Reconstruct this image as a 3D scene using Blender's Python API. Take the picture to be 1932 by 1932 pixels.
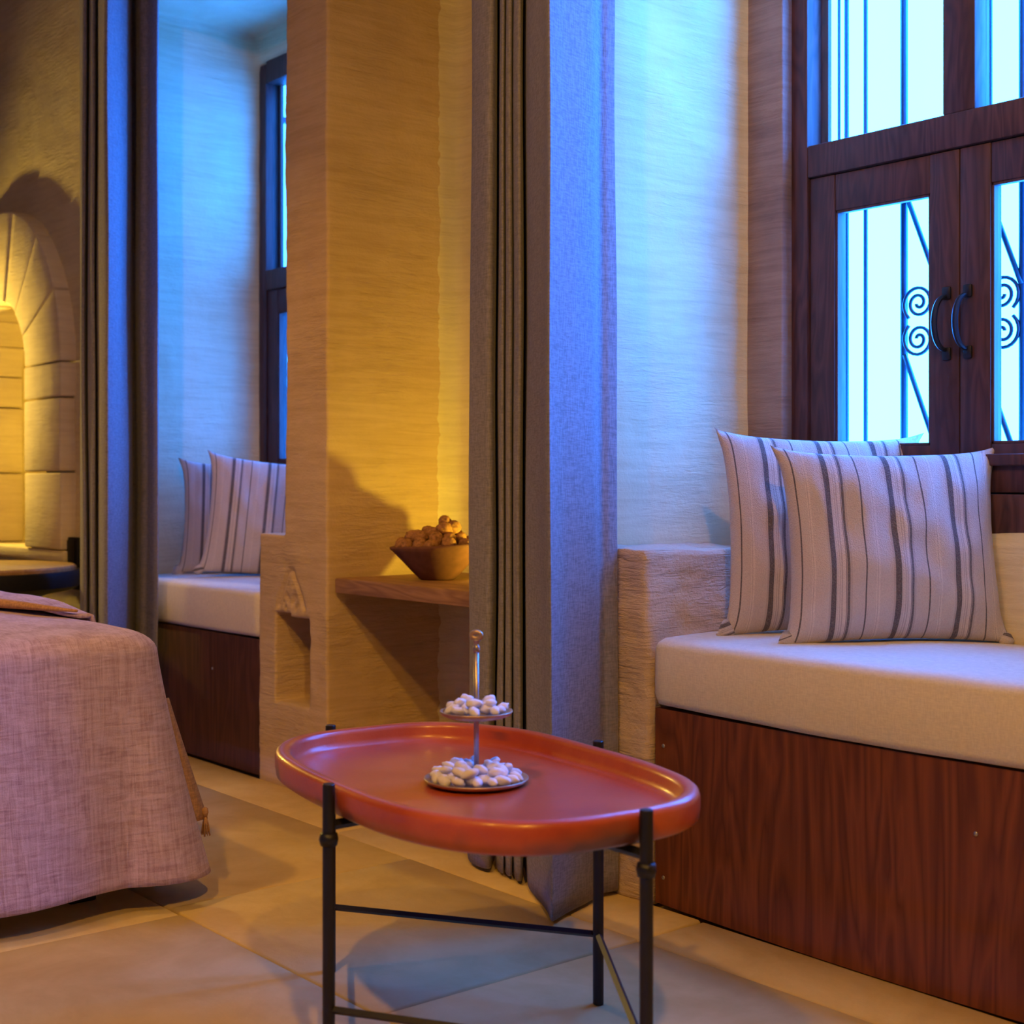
import bpy, bmesh, math, random
from mathutils import Vector, Matrix, noise, Euler
random.seed(7)
S = bpy.context.scene
for o in list(bpy.data.objects): bpy.data.objects.remove(o)
C = S.collection
PI = math.pi

# ------------------------------------------------------------------ camera
FPX = 2683.0                      # focal length in pixels of a 1932 px frame (50 mm on 36 mm)
ALPHA = math.atan(2206 / FPX)     # angle between the view axis and the window wall
CA, SA = math.cos(ALPHA), math.sin(ALPHA)
EYE = 0.9
cd = bpy.data.cameras.new('camera'); cam = bpy.data.objects.new('camera', cd); C.objects.link(cam)
cam.location = (0, 0, EYE)
cam.rotation_euler = Vector((-CA, SA, 0)).to_track_quat('-Z', 'Y').to_euler()
cd.sensor_width = 36; cd.lens = FPX / 1932 * 36
cd.shift_y = -56 / 1932
cd.clip_start = 0.05
cd.dof.use_dof = True; cd.dof.focus_distance = 3.0; cd.dof.aperture_fstop = 5.0
S.camera = cam

# ------------------------------------------------------------------ view, sky, lights
S.view_settings.view_transform = 'Standard'
S.view_settings.look = 'None'
S.view_settings.exposure = 0.0
S.view_settings.gamma = 1.0
S.view_settings.use_curve_mapping = False
W = bpy.data.worlds.new('sky'); S.world = W; W.use_nodes = True
wn = W.node_tree.nodes; wl = W.node_tree.links
bg = wn['Background']
tc = wn.new('ShaderNodeTexCoord'); sx = wn.new('ShaderNodeSeparateXYZ'); rp = wn.new('ShaderNodeValToRGB')
wl.new(tc.outputs['Generated'], sx.inputs[0]); wl.new(sx.outputs['Z'], rp.inputs['Fac']); wl.new(rp.outputs[0], bg.inputs['Color'])
rp.color_ramp.elements[0].position = 0.0; rp.color_ramp.elements[0].color = (0.0160, 0.215, 1.0, 1)
rp.color_ramp.elements[1].position = 0.6; rp.color_ramp.elements[1].color = (0.0145, 0.21, 1.0, 1)
bg.inputs['Strength'].default_value = 50.0
S.cycles.max_bounces = 9; S.cycles.caustics_reflective = False; S.cycles.caustics_refractive = False

def area(name, loc, aim, power, color, size=0.12, spread=None, portal=False, size_y=None, spot=None, blend=0.5):
    if spot:
        l = bpy.data.lights.new(name, 'SPOT'); l.spot_size = spot; l.spot_blend = blend; l.shadow_soft_size = size
    else:
        l = bpy.data.lights.new(name, 'AREA'); l.size = size
        if size_y: l.shape = 'RECTANGLE'; l.size_y = size_y
        else: l.shape = 'DISK'
        if spread: l.spread = spread
        if portal: l.cycles.is_portal = True
    l.energy = power; l.color = color
    o = bpy.data.objects.new(name, l); C.objects.link(o); o.location = loc
    o.rotation_euler = (Vector(aim) - Vector(loc)).to_track_quat('-Z', 'Y').to_euler()
    return o

WARM = (1.0, 0.50, 0.06)
YEL = (1.0, 0.70, 0.06)
# ceiling spots of the room
area('ceiling_spot', (-1.2, -0.3, 3.0), (-2.4, 2.0, 0.4), 105, WARM, 0.05, spot=1.9, blend=0.6)
area('ceiling_spot', (-2.9, -0.2, 3.0), (-3.7, 1.9, 0.2), 100, WARM, 0.05, spot=0.98, blend=0.6)
area('ceiling_spot', (0.3, 0.2, 3.0), (-1.3, 2.1, 0.2), 150, WARM, 0.05, spot=1.6, blend=0.6)
# portals on the two windows
for xc in (-1.761, -4.331):
    area('window_portal', (xc, 2.74, 1.64), (xc, 1.0, 1.64), 1, (1, 1, 1), 0.92, portal=True, size_y=1.72)

# ------------------------------------------------------------------ helpers
def at(x, Y):
    """ground-plan X of the picture column x on the plane at distance Y"""
    u = (x - 966) / FPX
    d = Y / (SA + CA * u)
    return (SA * u - CA) * d

def tag(o, label=None, cat=None, group=None, kind=None):
    if label: o['label'] = label
    if cat: o['category'] = cat
    if group: o['group'] = group
    if kind: o['kind'] = kind
    return o

def empty(name, loc=(0, 0, 0), rz=0, label=None, cat=None, group=None, kind=None):
    o = bpy.data.objects.new(name, None); C.objects.link(o)
    o.empty_display_size = 0.05
    o.location = loc; o.rotation_euler = (0, 0, rz)
    return tag(o, label, cat, group, kind)

def link(name, me, mats, parent=None, smooth=True, loc=None, rot=None):
    if not isinstance(mats, (list, tuple)): mats = [mats]
    for m in mats:
        if m: me.materials.append(m)
    if smooth:
        for p in me.polygons: p.use_smooth = True
    o = bpy.data.objects.new(name, me); C.objects.link(o)
    if parent: o.parent = parent
    if loc is not None: o.location = loc
    if rot is not None: o.rotation_euler = rot
    return o

def bm_obj(name, bm, mats, parent=None, smooth=True, loc=None, rot=None):
    me = bpy.data.meshes.new(name); bm.to_mesh(me); bm.free()
    return link(name, me, mats, parent, smooth, loc, rot)

def sharp(o, ang=35):
    m = o.modifiers.new('es', 'EDGE_SPLIT'); m.split_angle = math.radians(ang); return o

def box(bm, x0, x1, y0, y1, z0, z1, bev=0.0, seg=2):
    r = bmesh.ops.create_cube(bm, size=1)
    vs = r['verts']
    for v in vs:
        v.co = Vector((x0 + (v.co.x + .5) * (x1 - x0), y0 + (v.co.y + .5) * (y1 - y0), z0 + (v.co.z + .5) * (z1 - z0)))
    if bev > 0:
        es = list({e for v in vs for e in v.link_edges})
        bmesh.ops.bevel(bm, geom=es, offset=bev, segments=seg, profile=0.5, affect='EDGES')

def tube(bm, pts, r, n=8, closed=False, caps=True):
    rings = []
    P = [Vector(p) for p in pts]; N = len(P)
    up = Vector((0, 0, 1))
    prev = None
    for i in range(N):
        a = P[i - 1] if i > 0 else (P[-1] if closed else P[0])
        b = P[(i + 1) % N] if (i < N - 1 or closed) else P[i]
        t = (b - a).normalized()
        if prev is None:
            ref = up if abs(t.dot(up)) < .9 else Vector((1, 0, 0))
            nx = t.cross(ref).normalized()
        else:
            nx = (prev - t * prev.dot(t)).normalized()
        prev = nx; ny = t.cross(nx)
        rr = r[i] if isinstance(r, (list, tuple)) else r
        rings.append([bm.verts.new(P[i] + (nx * math.cos(2 * PI * k / n) + ny * math.sin(2 * PI * k / n)) * rr) for k in range(n)])
    for i in range(N if closed else N - 1):
        A, B = rings[i], rings[(i + 1) % N]
        for k in range(n): bm.faces.new((A[k], A[(k + 1) % n], B[(k + 1) % n], B[k]))
    if caps and not closed:
        bm.faces.new(rings[0][::-1]); bm.faces.new(rings[-1])

def lathe(bm, prof, n=32, c=(0, 0, 0), wob=None):
    rings = []
    for r, z in prof:
        if r < 1e-5: rings.append([bm.verts.new((c[0], c[1], c[2] + z))])
        else:
            ring = []
            for k in range(n):
                a = 2 * PI * k / n; rr = r; zz = z
                if wob: rr, zz = wob(a, r, z)
                ring.append(bm.verts.new((c[0] + rr * math.cos(a), c[1] + rr * math.sin(a), c[2] + zz)))
            rings.append(ring)
    for A, B in zip(rings, rings[1:]):
        if len(A) == 1 and len(B) == 1: continue
        for k in range(n):
            if len(A) == 1: bm.faces.new((A[0], B[k], B[(k + 1) % n]))
            elif len(B) == 1: bm.faces.new((A[k], A[(k + 1) % n], B[0]))
            else: bm.faces.new((A[k], A[(k + 1) % n], B[(k + 1) % n], B[k]))
    bmesh.ops.recalc_face_normals(bm, faces=bm.faces)

# ------------------------------------------------------------------ materials
def new_mat(name, rough=0.8, spec=0.3):
    m = bpy.data.materials.new(name); m.use_nodes = True
    b = m.node_tree.nodes['Principled BSDF']
    b.inputs['Roughness'].default_value = rough
    b.inputs['Specular IOR Level'].default_value = spec
    return m, m.node_tree.nodes, m.node_tree.links, b

def mapping(n, l, scale=(1, 1, 1), coord='Object', rot=(0, 0, 0)):
    t = n.new('ShaderNodeTexCoord'); mp = n.new('ShaderNodeMapping')
    mp.inputs['Scale'].default_value = scale; mp.inputs['Rotation'].default_value = rot
    l.new(t.outputs[coord], mp.inputs[0]); return mp.outputs[0]

def noise_n(n, l, vec, scale, detail=4, rough=0.55, dist=0.0):
    t = n.new('ShaderNodeTexNoise'); t.inputs['Scale'].default_value = scale
    t.inputs['Detail'].default_value = detail; t.inputs['Roughness'].default_value = rough
    t.inputs['Distortion'].default_value = dist
    l.new(vec, t.inputs['Vector']); return t.outputs['Fac']

def ramp(n, l, fac, stops, interp='LINEAR'):
    r = n.new('ShaderNodeValToRGB'); r.color_ramp.interpolation = interp
    e = r.color_ramp.elements
    while len(e) < len(stops): e.new(0.5)
    for i, (p, c) in enumerate(stops):
        e[i].position = p; e[i].color = (*c, 1) if len(c) == 3 else c
    l.new(fac, r.inputs['Fac']); return r.outputs[0]

def mix(n, l, fac, a, b, mode='MIX'):
    m = n.new('ShaderNodeMix'); m.data_type = 'RGBA'; m.blend_type = mode
    for sock, v in ((m.inputs[0], fac), (m.inputs[6], a), (m.inputs[7], b)):
        if isinstance(v, (int, float)): sock.default_value = v
        elif isinstance(v, tuple): sock.default_value = (*v, 1)
        else: l.new(v, sock)
    return m.outputs[2]

def math_n(n, l, op, a, b=0.0):
    m = n.new('ShaderNodeMath'); m.operation = op
    for s_, v in ((m.inputs[0], a), (m.inputs[1], b)):
        if isinstance(v, (int, float)): s_.default_value = v
        else: l.new(v, s_)
    return m.outputs[0]

def bump(n, l, b, h, dist=0.002, strength=1.0):
    k = n.new('ShaderNodeBump'); k.inputs['Distance'].default_value = dist; k.inputs['Strength'].default_value = strength
    l.new(h, k.inputs['Height']); l.new(k.outputs[0], b.inputs['Normal'])

def masonry(name, c1, c2, c3, relief=0.004):
    m, n, l, b = new_mat(name, 0.9, 0.15)
    v = mapping(n, l)
    big = noise_n(n, l, v, 2.2, 5, 0.6)
    col = ramp(n, l, big, [(0.3, c2), (0.55, c1), (0.75, c3)])
    vs = mapping(n, l, (4, 4, 60)); st = noise_n(n, l, vs, 1.0, 5, 0.65, 0.6)
    col = mix(n, l, 0.25, col, ramp(n, l, st, [(0.35, tuple(x * .72 for x in c2)), (0.6, c3)]))
    l.new(col, b.inputs['Base Color'])
    vs2 = mapping(n, l, (14, 14, 110)); st2 = noise_n(n, l, vs2, 1.0, 4, 0.6, 0.8)
    pit = n.new('ShaderNodeTexVoronoi'); pit.inputs['Scale'].default_value = 42; pit.inputs['Randomness'].default_value = 1
    l.new(mapping(n, l, (1, 1, 2.2)), pit.inputs['Vector'])
    pits = ramp(n, l, pit.outputs['Distance'], [(0.0, (0, 0, 0)), (0.16, (1, 1, 1))])
    fine = noise_n(n, l, v, 120, 3, 0.6)
    msk = ramp(n, l, noise_n(n, l, v, 5, 3), [(0.42, (0.15,) * 3), (0.6, (1,) * 3)])
    h = math_n(n, l, 'ADD', math_n(n, l, 'MULTIPLY', st2, msk), math_n(n, l, 'MULTIPLY', fine, 0.25))
    h = math_n(n, l, 'ADD', h, math_n(n, l, 'MULTIPLY', pits, 0.12))
    bump(n, l, b, h, relief, 1.0)
    return m

M_WALL = masonry('lime_plaster', (0.76, 0.67, 0.40), (0.66, 0.55, 0.30), (0.82, 0.74, 0.48))
M_STONE = masonry('hewn_sandstone', (0.64, 0.47, 0.25), (0.54, 0.38, 0.19), (0.72, 0.56, 0.33), 0.006)
M_ROUGH = masonry('rough_sandstone', (0.66, 0.50, 0.34), (0.54, 0.40, 0.28), (0.76, 0.62, 0.46), 0.011)
M_ARCH = masonry('pale_limestone', (0.80, 0.70, 0.46), (0.72, 0.60, 0.38), (0.84, 0.76, 0.56), 0.003)
M_FLOOR = masonry('worn_floor_stone', (0.74, 0.56, 0.24), (0.60, 0.42, 0.16), (0.82, 0.67, 0.34), 0.0015)

def wood(name, dark, light, scale=1.0, rough=0.45, axis='Z', gr=0.5):
    m, n, l, b = new_mat(name, rough, 0.4)
    s = {'Z': (7, 7, 0.9), 'X': (0.9, 7, 7), 'Y': (7, 0.9, 7)}[axis]
    v = mapping(n, l, tuple(x * scale for x in s))
    d = noise_n(n, l, v, 1.3, 3, 0.5, 0.5)
    w = math_n(n, l, 'FRACT', math_n(n, l, 'MULTIPLY', d, 9.0))
    w = math_n(n, l, 'ABSOLUTE', math_n(n, l, 'SUBTRACT', w, 0.5))
    s2 = {'Z': (90, 90, 3), 'X': (3, 90, 90), 'Y': (90, 3, 90)}[axis]
    f = noise_n(n, l, mapping(n, l, s2), 1.0, 3, 0.6)
    h = math_n(n, l, 'ADD', math_n(n, l, 'MULTIPLY', w, gr * 1.6), math_n(n, l, 'MULTIPLY', f, 1 - gr))
    l.new(ramp(n, l, h, [(0.15, dark), (0.85, light)]), b.inputs['Base Color'])
    bump(n, l, b, f, 0.0006, 0.6)
    return m
M_BENCH = wood('stained_plywood', (0.090, 0.022, 0.006), (0.26, 0.075, 0.020), 1.0, 0.5)
M_BENCH2 = wood('dark_stained_plywood', (0.055, 0.022, 0.012), (0.13, 0.05, 0.025), 1.0, 0.6)
M_WIN = wood('dark_window_timber', (0.040, 0.018, 0.016), (0.12, 0.050, 0.042), 1.6, 0.55)
M_SHELF = wood('shelf_oak', (0.24, 0.12, 0.055), (0.48, 0.27, 0.13), 1.4, 0.6, 'X')
M_TOP = wood('table_top_wood', (0.30, 0.17, 0.06), (0.50, 0.31, 0.12), 1.0, 0.5, 'X')

def fabric(name, col, scale=900, bumpd=0.0006, var=0.12, sheen=0.2, big=0.004):
    m, n, l, b = new_mat(name, 0.95, 0.05)
    b.inputs['Sheen Weight'].default_value = sheen
    v = mapping(n, l)
    wa = noise_n(n, l, mapping(n, l, (scale, scale, scale * .18)), 1.0, 2, 0.6)
    wb = noise_n(n, l, mapping(n, l, (scale * .18, scale * .18, scale)), 1.0, 2, 0.6)
    w = math_n(n, l, 'MULTIPLY', math_n(n, l, 'ADD', wa, wb), 0.5)
    c = ramp(n, l, w, [(0.38, tuple(x * (1 - var * 2) for x in col)), (0.62, tuple(min(1, x * (1 + var)) for x in col))])
    l.new(c, b.inputs['Base Color'])
    bump(n, l, b, w, bumpd, 0.8)
    return m
M_CURT = fabric('curtain_linen', (0.26, 0.25, 0.28), 260, 0.0012, 0.14, 0.15)
M_SEAT = fabric('seat_cloth', (0.78, 0.72, 0.58), 420, 0.0006, 0.05, 0.1)
M_MUSLIN2 = fabric('ochre_hem_cloth', (0.52, 0.30, 0.15), 300, 0.001, 0.15, 0.1)

def muslin():
    m, n, l, b = new_mat('mauve_muslin', 0.95, 0.05)
    b.inputs['Sheen Weight'].default_value = 0.2
    a = noise_n(n, l, mapping(n, l, (26, 120, 9)), 1.0, 3, 0.6, 1.2)
    c = noise_n(n, l, mapping(n, l, (10, 14, 110)), 1.0, 3, 0.6, 1.0)
    f = noise_n(n, l, mapping(n, l), 420, 2, 0.6)
    h = math_n(n, l, 'ADD', math_n(n, l, 'MULTIPLY', math_n(n, l, 'ADD', a, c), 0.45), math_n(n, l, 'MULTIPLY', f, 0.15))
    l.new(ramp(n, l, h, [(0.38, (0.36, 0.24, 0.34)), (0.62, (0.64, 0.50, 0.68))]), b.inputs['Base Color'])
    bump(n, l, b, h, 0.006, 0.9)
    return m
M_MUSLIN = muslin()

def striped(name):
    m, n, l, b = new_mat(name, 0.95, 0.05)
    b.inputs['Sheen Weight'].default_value = 0.15
    uv = n.new('ShaderNodeUVMap'); uv.uv_map = 'UVMap'
    sp = n.new('ShaderNodeSeparateXYZ'); l.new(uv.outputs[0], sp.inputs[0])
    fr = math_n(n, l, 'FRACT', math_n(n, l, 'ADD', math_n(n, l, 'MULTIPLY', sp.outputs['X'], 3.54), 0.40))
    L, D, G, B = (0.62, 0.53, 0.45), (0.030, 0.024, 0.034), (0.72, 0.62, 0.52), (0.50, 0.42, 0.36)
    stops = [(0.0, D), (0.085, L), (0.12, G), (0.135, B), (0.15, G), (0.165, B), (0.185, G), (0.235, (0.07, 0.06, 0.07)), (0.245, B), (0.255, (0.06, 0.05, 0.06)), (0.295, B),
             (0.33, L), (0.535, D), (0.558, L), (0.70, G), (0.715, B), (0.73, G), (0.76, L), (0.965, B)]
    c = ramp(n, l, fr, stops, 'CONSTANT')
    # woven specks: warp and weft threads
    ch = n.new('ShaderNodeTexVoronoi'); ch.inputs['Scale'].default_value = 1.0
    mp = n.new('ShaderNodeMapping'); mp.inputs['Scale'].default_value = (230, 150, 1); mp.inputs['Rotation'].default_value = (0, 0, 0.5)
    l.new(uv.outputs[0], mp.inputs[0]); l.new(mp.outputs[0], ch.inputs['Vector'])
    w = ch.outputs['Distance']
    c = mix(n, l, math_n(n, l, 'MULTIPLY', w, 0.42), c, tuple(x * .55 for x in L))
    nz = noise_n(n, l, mapping(n, l), 500, 2, 0.6)
    c = mix(n, l, math_n(n, l, 'MULTIPLY', nz, 0.14), c, (0.75, 0.70, 0.66))
    l.new(c, b.inputs['Base Color'])
    bump(n, l, b, math_n(n, l, 'ADD', w, nz), 0.0012, 0.8)
    return m
M_STRIPE = striped('striped_linen')

def plain(name, col, rough=0.6, spec=0.4, metal=0.0, bs=60, bd=0.0008, var=0.15):
    m, n, l, b = new_mat(name, rough, spec)
    b.inputs['Metallic'].default_value = metal
    v = mapping(n, l); f = noise_n(n, l, v, bs, 4, 0.6)
    l.new(ramp(n, l, f, [(0.3, tuple(x * (1 - var) for x in col)), (0.7, tuple(min(1, x * (1 + var)) for x in col))]), b.inputs['Base Color'])
    bump(n, l, b, f, bd, 0.6)
    return m
M_IRON = plain('black_iron', (0.012, 0.012, 0.016), 0.42, 0.5, 0.2)
M_BLACK = plain('black_lacquer', (0.006, 0.006, 0.008), 0.6, 0.3)
M_GRILLE = plain('haze_blue_iron', (0.006, 0.045, 0.11), 0.5, 0.5, 0.0)  # blue haze of the sky behind the bars, put into the iron's colour
M_PLATE = plain('pale_brass', (0.50, 0.36, 0.24), 0.35, 0.5, 0.55)
M_ROD = plain('brushed_steel', (0.42, 0.36, 0.36), 0.35, 0.5, 0.8)
M_CANDY = plain('white_sugar', (0.82, 0.80, 0.86), 0.7, 0.2, 0, 90, 0.0012, 0.05)
M_WALNUT = plain('walnut_shell', (0.33, 0.16, 0.07), 0.75, 0.25, 0, 130, 0.003, 0.45)
M_BOWL = plain('brown_clay', (0.15, 0.065, 0.045), 0.8, 0.2, 0, 30, 0.001, 0.2)
M_SCREW = plain('screw_steel', (0.5, 0.5, 0.5), 0.3, 0.5, 0.9)
M_CEIL = plain('ceiling_plaster', (0.52, 0.42, 0.36), 0.9, 0.1, 0, 8, 0.002, 0.06)

def terracotta():
    m, n, l, b = new_mat('glazed_terracotta', 0.42, 0.5)
    b.inputs['Coat Weight'].default_value = 0.5; b.inputs['Coat Roughness'].default_value = 0.22
    v = mapping(n, l)
    a = noise_n(n, l, v, 7, 4, 0.6)
    c = ramp(n, l, a, [(0.3, (0.44, 0.062, 0.016)), (0.7, (0.60, 0.115, 0.030))])
    # smoke stains on the outer side
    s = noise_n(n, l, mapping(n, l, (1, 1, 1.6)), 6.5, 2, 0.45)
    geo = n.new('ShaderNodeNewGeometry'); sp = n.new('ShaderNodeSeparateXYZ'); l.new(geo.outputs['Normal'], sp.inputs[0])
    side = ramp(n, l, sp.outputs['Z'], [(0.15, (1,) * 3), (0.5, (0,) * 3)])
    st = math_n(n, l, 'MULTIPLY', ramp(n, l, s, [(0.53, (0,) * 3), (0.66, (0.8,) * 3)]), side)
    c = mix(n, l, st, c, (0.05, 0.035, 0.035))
    l.new(c, b.inputs['Base Color'])
    f = noise_n(n, l, v, 150, 3, 0.6)
    l.new(math_n(n, l, 'ADD', math_n(n, l, 'MULTIPLY', a, 0.25), 0.28), b.inputs['Roughness'])
    bump(n, l, b, f, 0.0007, 0.7)
    return m
M_TRAY = terracotta()

def glass(name, col):
    m = bpy.data.materials.new(name); m.use_nodes = True
    n, l = m.node_tree.nodes, m.node_tree.links
    n.clear()
    o = n.new('ShaderNodeOutputMaterial'); t = n.new('ShaderNodeBsdfTransparent'); g = n.new('ShaderNodeBsdfGlossy'); mx = n.new('ShaderNodeMixShader')
    t.inputs[0].default_value = col; g.inputs['Roughness'].default_value = 0.03
    f = n.new('ShaderNodeFresnel'); f.inputs[0].default_value = 1.45
    geo = n.new('ShaderNodeNewGeometry'); k = n.new('ShaderNodeMath'); k.operation = 'SUBTRACT'; k.inputs[0].default_value = 1.0
    k2 = n.new('ShaderNodeMath'); k2.operation = 'MULTIPLY'
    l.new(geo.outputs['Backfacing'], k.inputs[1]); l.new(k.outputs[0], k2.inputs[0]); l.new(f.outputs[0], k2.inputs[1])
    l.new(k2.outputs[0], mx.inputs[0]); l.new(t.outputs[0], mx.inputs[1]); l.new(g.outputs[0], mx.inputs[2]); l.new(mx.outputs[0], o.inputs[0])
    return m
M_GLASS = glass('window_glass', (0.96, 0.98, 1, 1))
M_DIMGLASS = glass('dimming_window_glass', (0.68, 0.66, 0.70, 1))  # grey tint added to the left panes to weaken the daylight in that alcove

# ------------------------------------------------------------------ masonry by carving a fine block grid
def cuts(a, b, res, extra=()):
    pts = sorted({round(a, 4), round(b, 4), *[round(e, 4) for e in extra if a < e < b]})
    out = []
    for p, q in zip(pts, pts[1:]):
        k = max(1, round((q - p) / res))
        out += [p + (q - p) * i / k for i in range(k)]
    return out + [pts[-1]]

def carve(name, xs, ys, zs, solid, mat, amp=0.004, smooth_it=2, parent=None, open_sides=(), rough_fn=None):
    nx, ny, nz = len(xs) - 1, len(ys) - 1, len(zs) - 1
    occ = [[[solid((xs[i] + xs[i + 1]) / 2, (ys[j] + ys[j + 1]) / 2, (zs[k] + zs[k + 1]) / 2) for k in range(nz)] for j in range(ny)] for i in range(nx)]
    vid = {}; verts = []; faces = []
    def V(i, j, k):
        key = (i, j, k)
        if key not in vid: vid[key] = len(verts); verts.append((xs[i], ys[j], zs[k]))
        return vid[key]
    def get(i, j, k, side):
        if 0 <= i < nx and 0 <= j < ny and 0 <= k < nz: return occ[i][j][k]
        return side in open_sides      # neighbours outside count as solid on these sides: no face there
    for i in range(nx):
        for j in range(ny):
            for k in range(nz):
                if not occ[i][j][k]: continue
                if not get(i - 1, j, k, '-x'): faces.append((V(i, j, k), V(i, j, k + 1), V(i, j + 1, k + 1), V(i, j + 1, k)))
                if not get(i + 1, j, k, '+x'): faces.append((V(i + 1, j, k), V(i + 1, j + 1, k), V(i + 1, j + 1, k + 1), V(i + 1, j, k + 1)))
                if not get(i, j - 1, k, '-y'): faces.append((V(i, j, k), V(i + 1, j, k), V(i + 1, j, k + 1), V(i, j, k + 1)))
                if not get(i, j + 1, k, '+y'): faces.append((V(i, j + 1, k), V(i, j + 1, k + 1), V(i + 1, j + 1, k + 1), V(i + 1, j + 1, k)))
                if not get(i, j, k - 1, '-z'): faces.append((V(i, j, k), V(i, j + 1, k), V(i + 1, j + 1, k), V(i + 1, j, k)))
                if not get(i, j, k + 1, '+z'): faces.append((V(i, j, k + 1), V(i + 1, j, k + 1), V(i + 1, j + 1, k + 1), V(i, j + 1, k + 1)))
    nb = [set() for _ in verts]
    for f in faces:
        for a, b_ in zip(f, f[1:] + f[:1]): nb[a].add(b_); nb[b_].add(a)
    P = [Vector(v) for v in verts]
    lo = (xs[0] + 1e-4, ys[0] + 1e-4, zs[0] + 1e-4); hi = (xs[-1] - 1e-4, ys[-1] - 1e-4, zs[-1] - 1e-4)
    for _ in range(smooth_it):
        Q = []
        for i, p in enumerate(P):
            o_ = Vector(verts[i])
            if (o_.z < lo[2] or o_.z > hi[2]): Q.append(p); continue
            m_ = Vector((0, 0, 0))
            for q in nb[i]: m_ += P[q]
            Q.append(p.lerp(m_ / len(nb[i]), 0.5))
        P = Q
    for i, p in enumerate(P):
        a = amp * (rough_fn(p) if rough_fn else 1)
        d = noise.noise_vector(p * 3.1) * a + noise.noise_vector(Vector((p.x * 11, p.y * 11, p.z * 17))) * a * 0.45 + noise.noise_vector(Vector((p.x * 30, p.y * 30, p.z * 55))) * a * 0.28
        P[i] = p + d
    me = bpy.data.meshes.new(name); me.from_pydata([tuple(p) for p in P], [], faces); me.update()
    return link(name, me, mat, parent)

YW, YB = 2.158, 2.68            # room face of the thick wall, face of the window wall in the alcoves
TOP = 3.1
A1 = (-2.33, -1.05)             # right alcove
A2 = (-4.80, -3.68)             # left alcove
N1 = (-3.454, -2.53)            # shelf recess
WX1 = (-2.213, -1.308)          # window opening of the right alcove
WX2 = (-4.783, -3.878)
WZ = (0.80, 2.48)
AC, AR = (-5.90, 1.36), 0.655   # centre and outer radius of the lit stone arch
def wall_solid(x, y, z):
    if A1[0] < x < A1[1] and z < 2.6:
        if y < YB: return False
        return not (WX1[0] < x < WX1[1] and WZ[0] < z < WZ[1])
    if A2[0] < x < A2[1] and z < 2.6:
        if y < YB: return False
        return not (WX2[0] < x < WX2[1] and WZ[0] < z < WZ[1])
    if N1[0] < x < N1[1] and z < 2.5 and y < 2.62: return False
    if y < 2.55:
        if abs(x - AC[0]) < 0.33 and 0.64 < z < AC[1]: return False
        if z >= AC[1] and math.hypot(x - AC[0], z - AC[1]) < 0.33: return False
    if -3.70 < x < -3.454 and y < 2.5: return False     # the pier is a thing of its own
    return True
xs = cuts(-7.4, 1.4, 0.035, [*A1, *A2, *N1, *WX1, *WX2, -3.70, -3.454, AC[0] - .33, AC[0] + .33])
ys = cuts(YW, 2.725, 0.05, [YB, 2.62, 2.55, 2.5])
zs = cuts(-.045, TOP, 0.03, [0.0, 2.6, 2.5, *WZ, 0.64, AC[1]])
def wall_rough(p):
    return 1.0
wall = carve('wall_back', xs, ys, zs, wall_solid, M_WALL, 0.006, 2)
tag(wall, 'thick yellow-beige lime plaster wall with deep window alcoves and shelf recess', kind='structure')

# pier with the stone armrest step and the slot niche
NX, NZ = (-3.743, -3.547), (0.246, 0.515)
def pier_solid(x, y, z):
    if z > 0.745 and x < -3.68: return False
    if NX[0] < x < NX[1] and NZ[0] < z < NZ[1] - 0.012 * (x - NX[0]) / 0.2 and y < 2.33: return False
    # shallow carved pointed arch above the slot
    if y < YW + 0.009 and NZ[1] + .012 < z < 0.655:
        t = (z - NZ[1] - .012) / 0.125; hw = 0.085 * math.sqrt(max(0, 1 - t)) * (1 - 0.25 * t)
        dx = abs(x + 3.652)
        if hw - 0.018 < dx < hw: return False
        if dx < hw - 0.03 and abs((z - NZ[1]) - .03 - dx * 0.9) % 0.034 < 0.010 and dx > 0.004: return False
    return True
pier = carve('stone_pillar', cuts(-3.839, -3.454, 0.0055, [-3.68, *NX]), cuts(YW, 2.67, 0.05, [YW + .009, YW + .018, 2.33]), cuts(-.044, 2.6, 0.011, [0.745, NZ[0], NZ[1]]),
             pier_solid, M_STONE, 0.005, 2)
tag(pier, 'tan sandstone pier with a small slot niche and carved pointed arch, between alcove and shelf', kind='structure')

# free-standing stone armrest of the right alcove
arm = carve('stone_block', cuts(-2.328, -2.166, 0.010), cuts(YW - .004, YB - .006, 0.012), cuts(0, 0.753, 0.012), lambda x, y, z: True, M_ROUGH, 0.012, 2)
tag(arm, 'rough pinkish hewn stone armrest block left of the long window seat', 'stone block')

# arch surround: voussoirs and jamb stones, each its own piece
arch = empty('stone_arch', (AC[0], YW, 0.64), label='pale limestone arch surround lit yellow, left of the blue-lit curtain', cat='arch')
def stone_prism(name, pts, y0, y1, parent, mat, bev=0.008):
    bm = bmesh.new()
    f = [bm.verts.new((p[0], y0, p[1])) for p in pts]; bk = [bm.verts.new((p[0], y1, p[1])) for p in pts]
    N = len(pts); bm.faces.new(f); bm.faces.new(bk[::-1])
    for i in range(N): bm.faces.new((f[i], bk[i], bk[(i + 1) % N], f[(i + 1) % N]))
    bmesh.ops.recalc_face_normals(bm, faces=bm.faces)
    bmesh.ops.bevel(bm, geom=list(bm.edges), offset=bev, segments=2, profile=0.5, affect='EDGES')
    return bm_obj(name, bm, mat, parent)
RI = AR - 0.37
yf = YW - 0.062
def rel(p): return (p[0] - AC[0], p[1] - 0.64)
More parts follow.
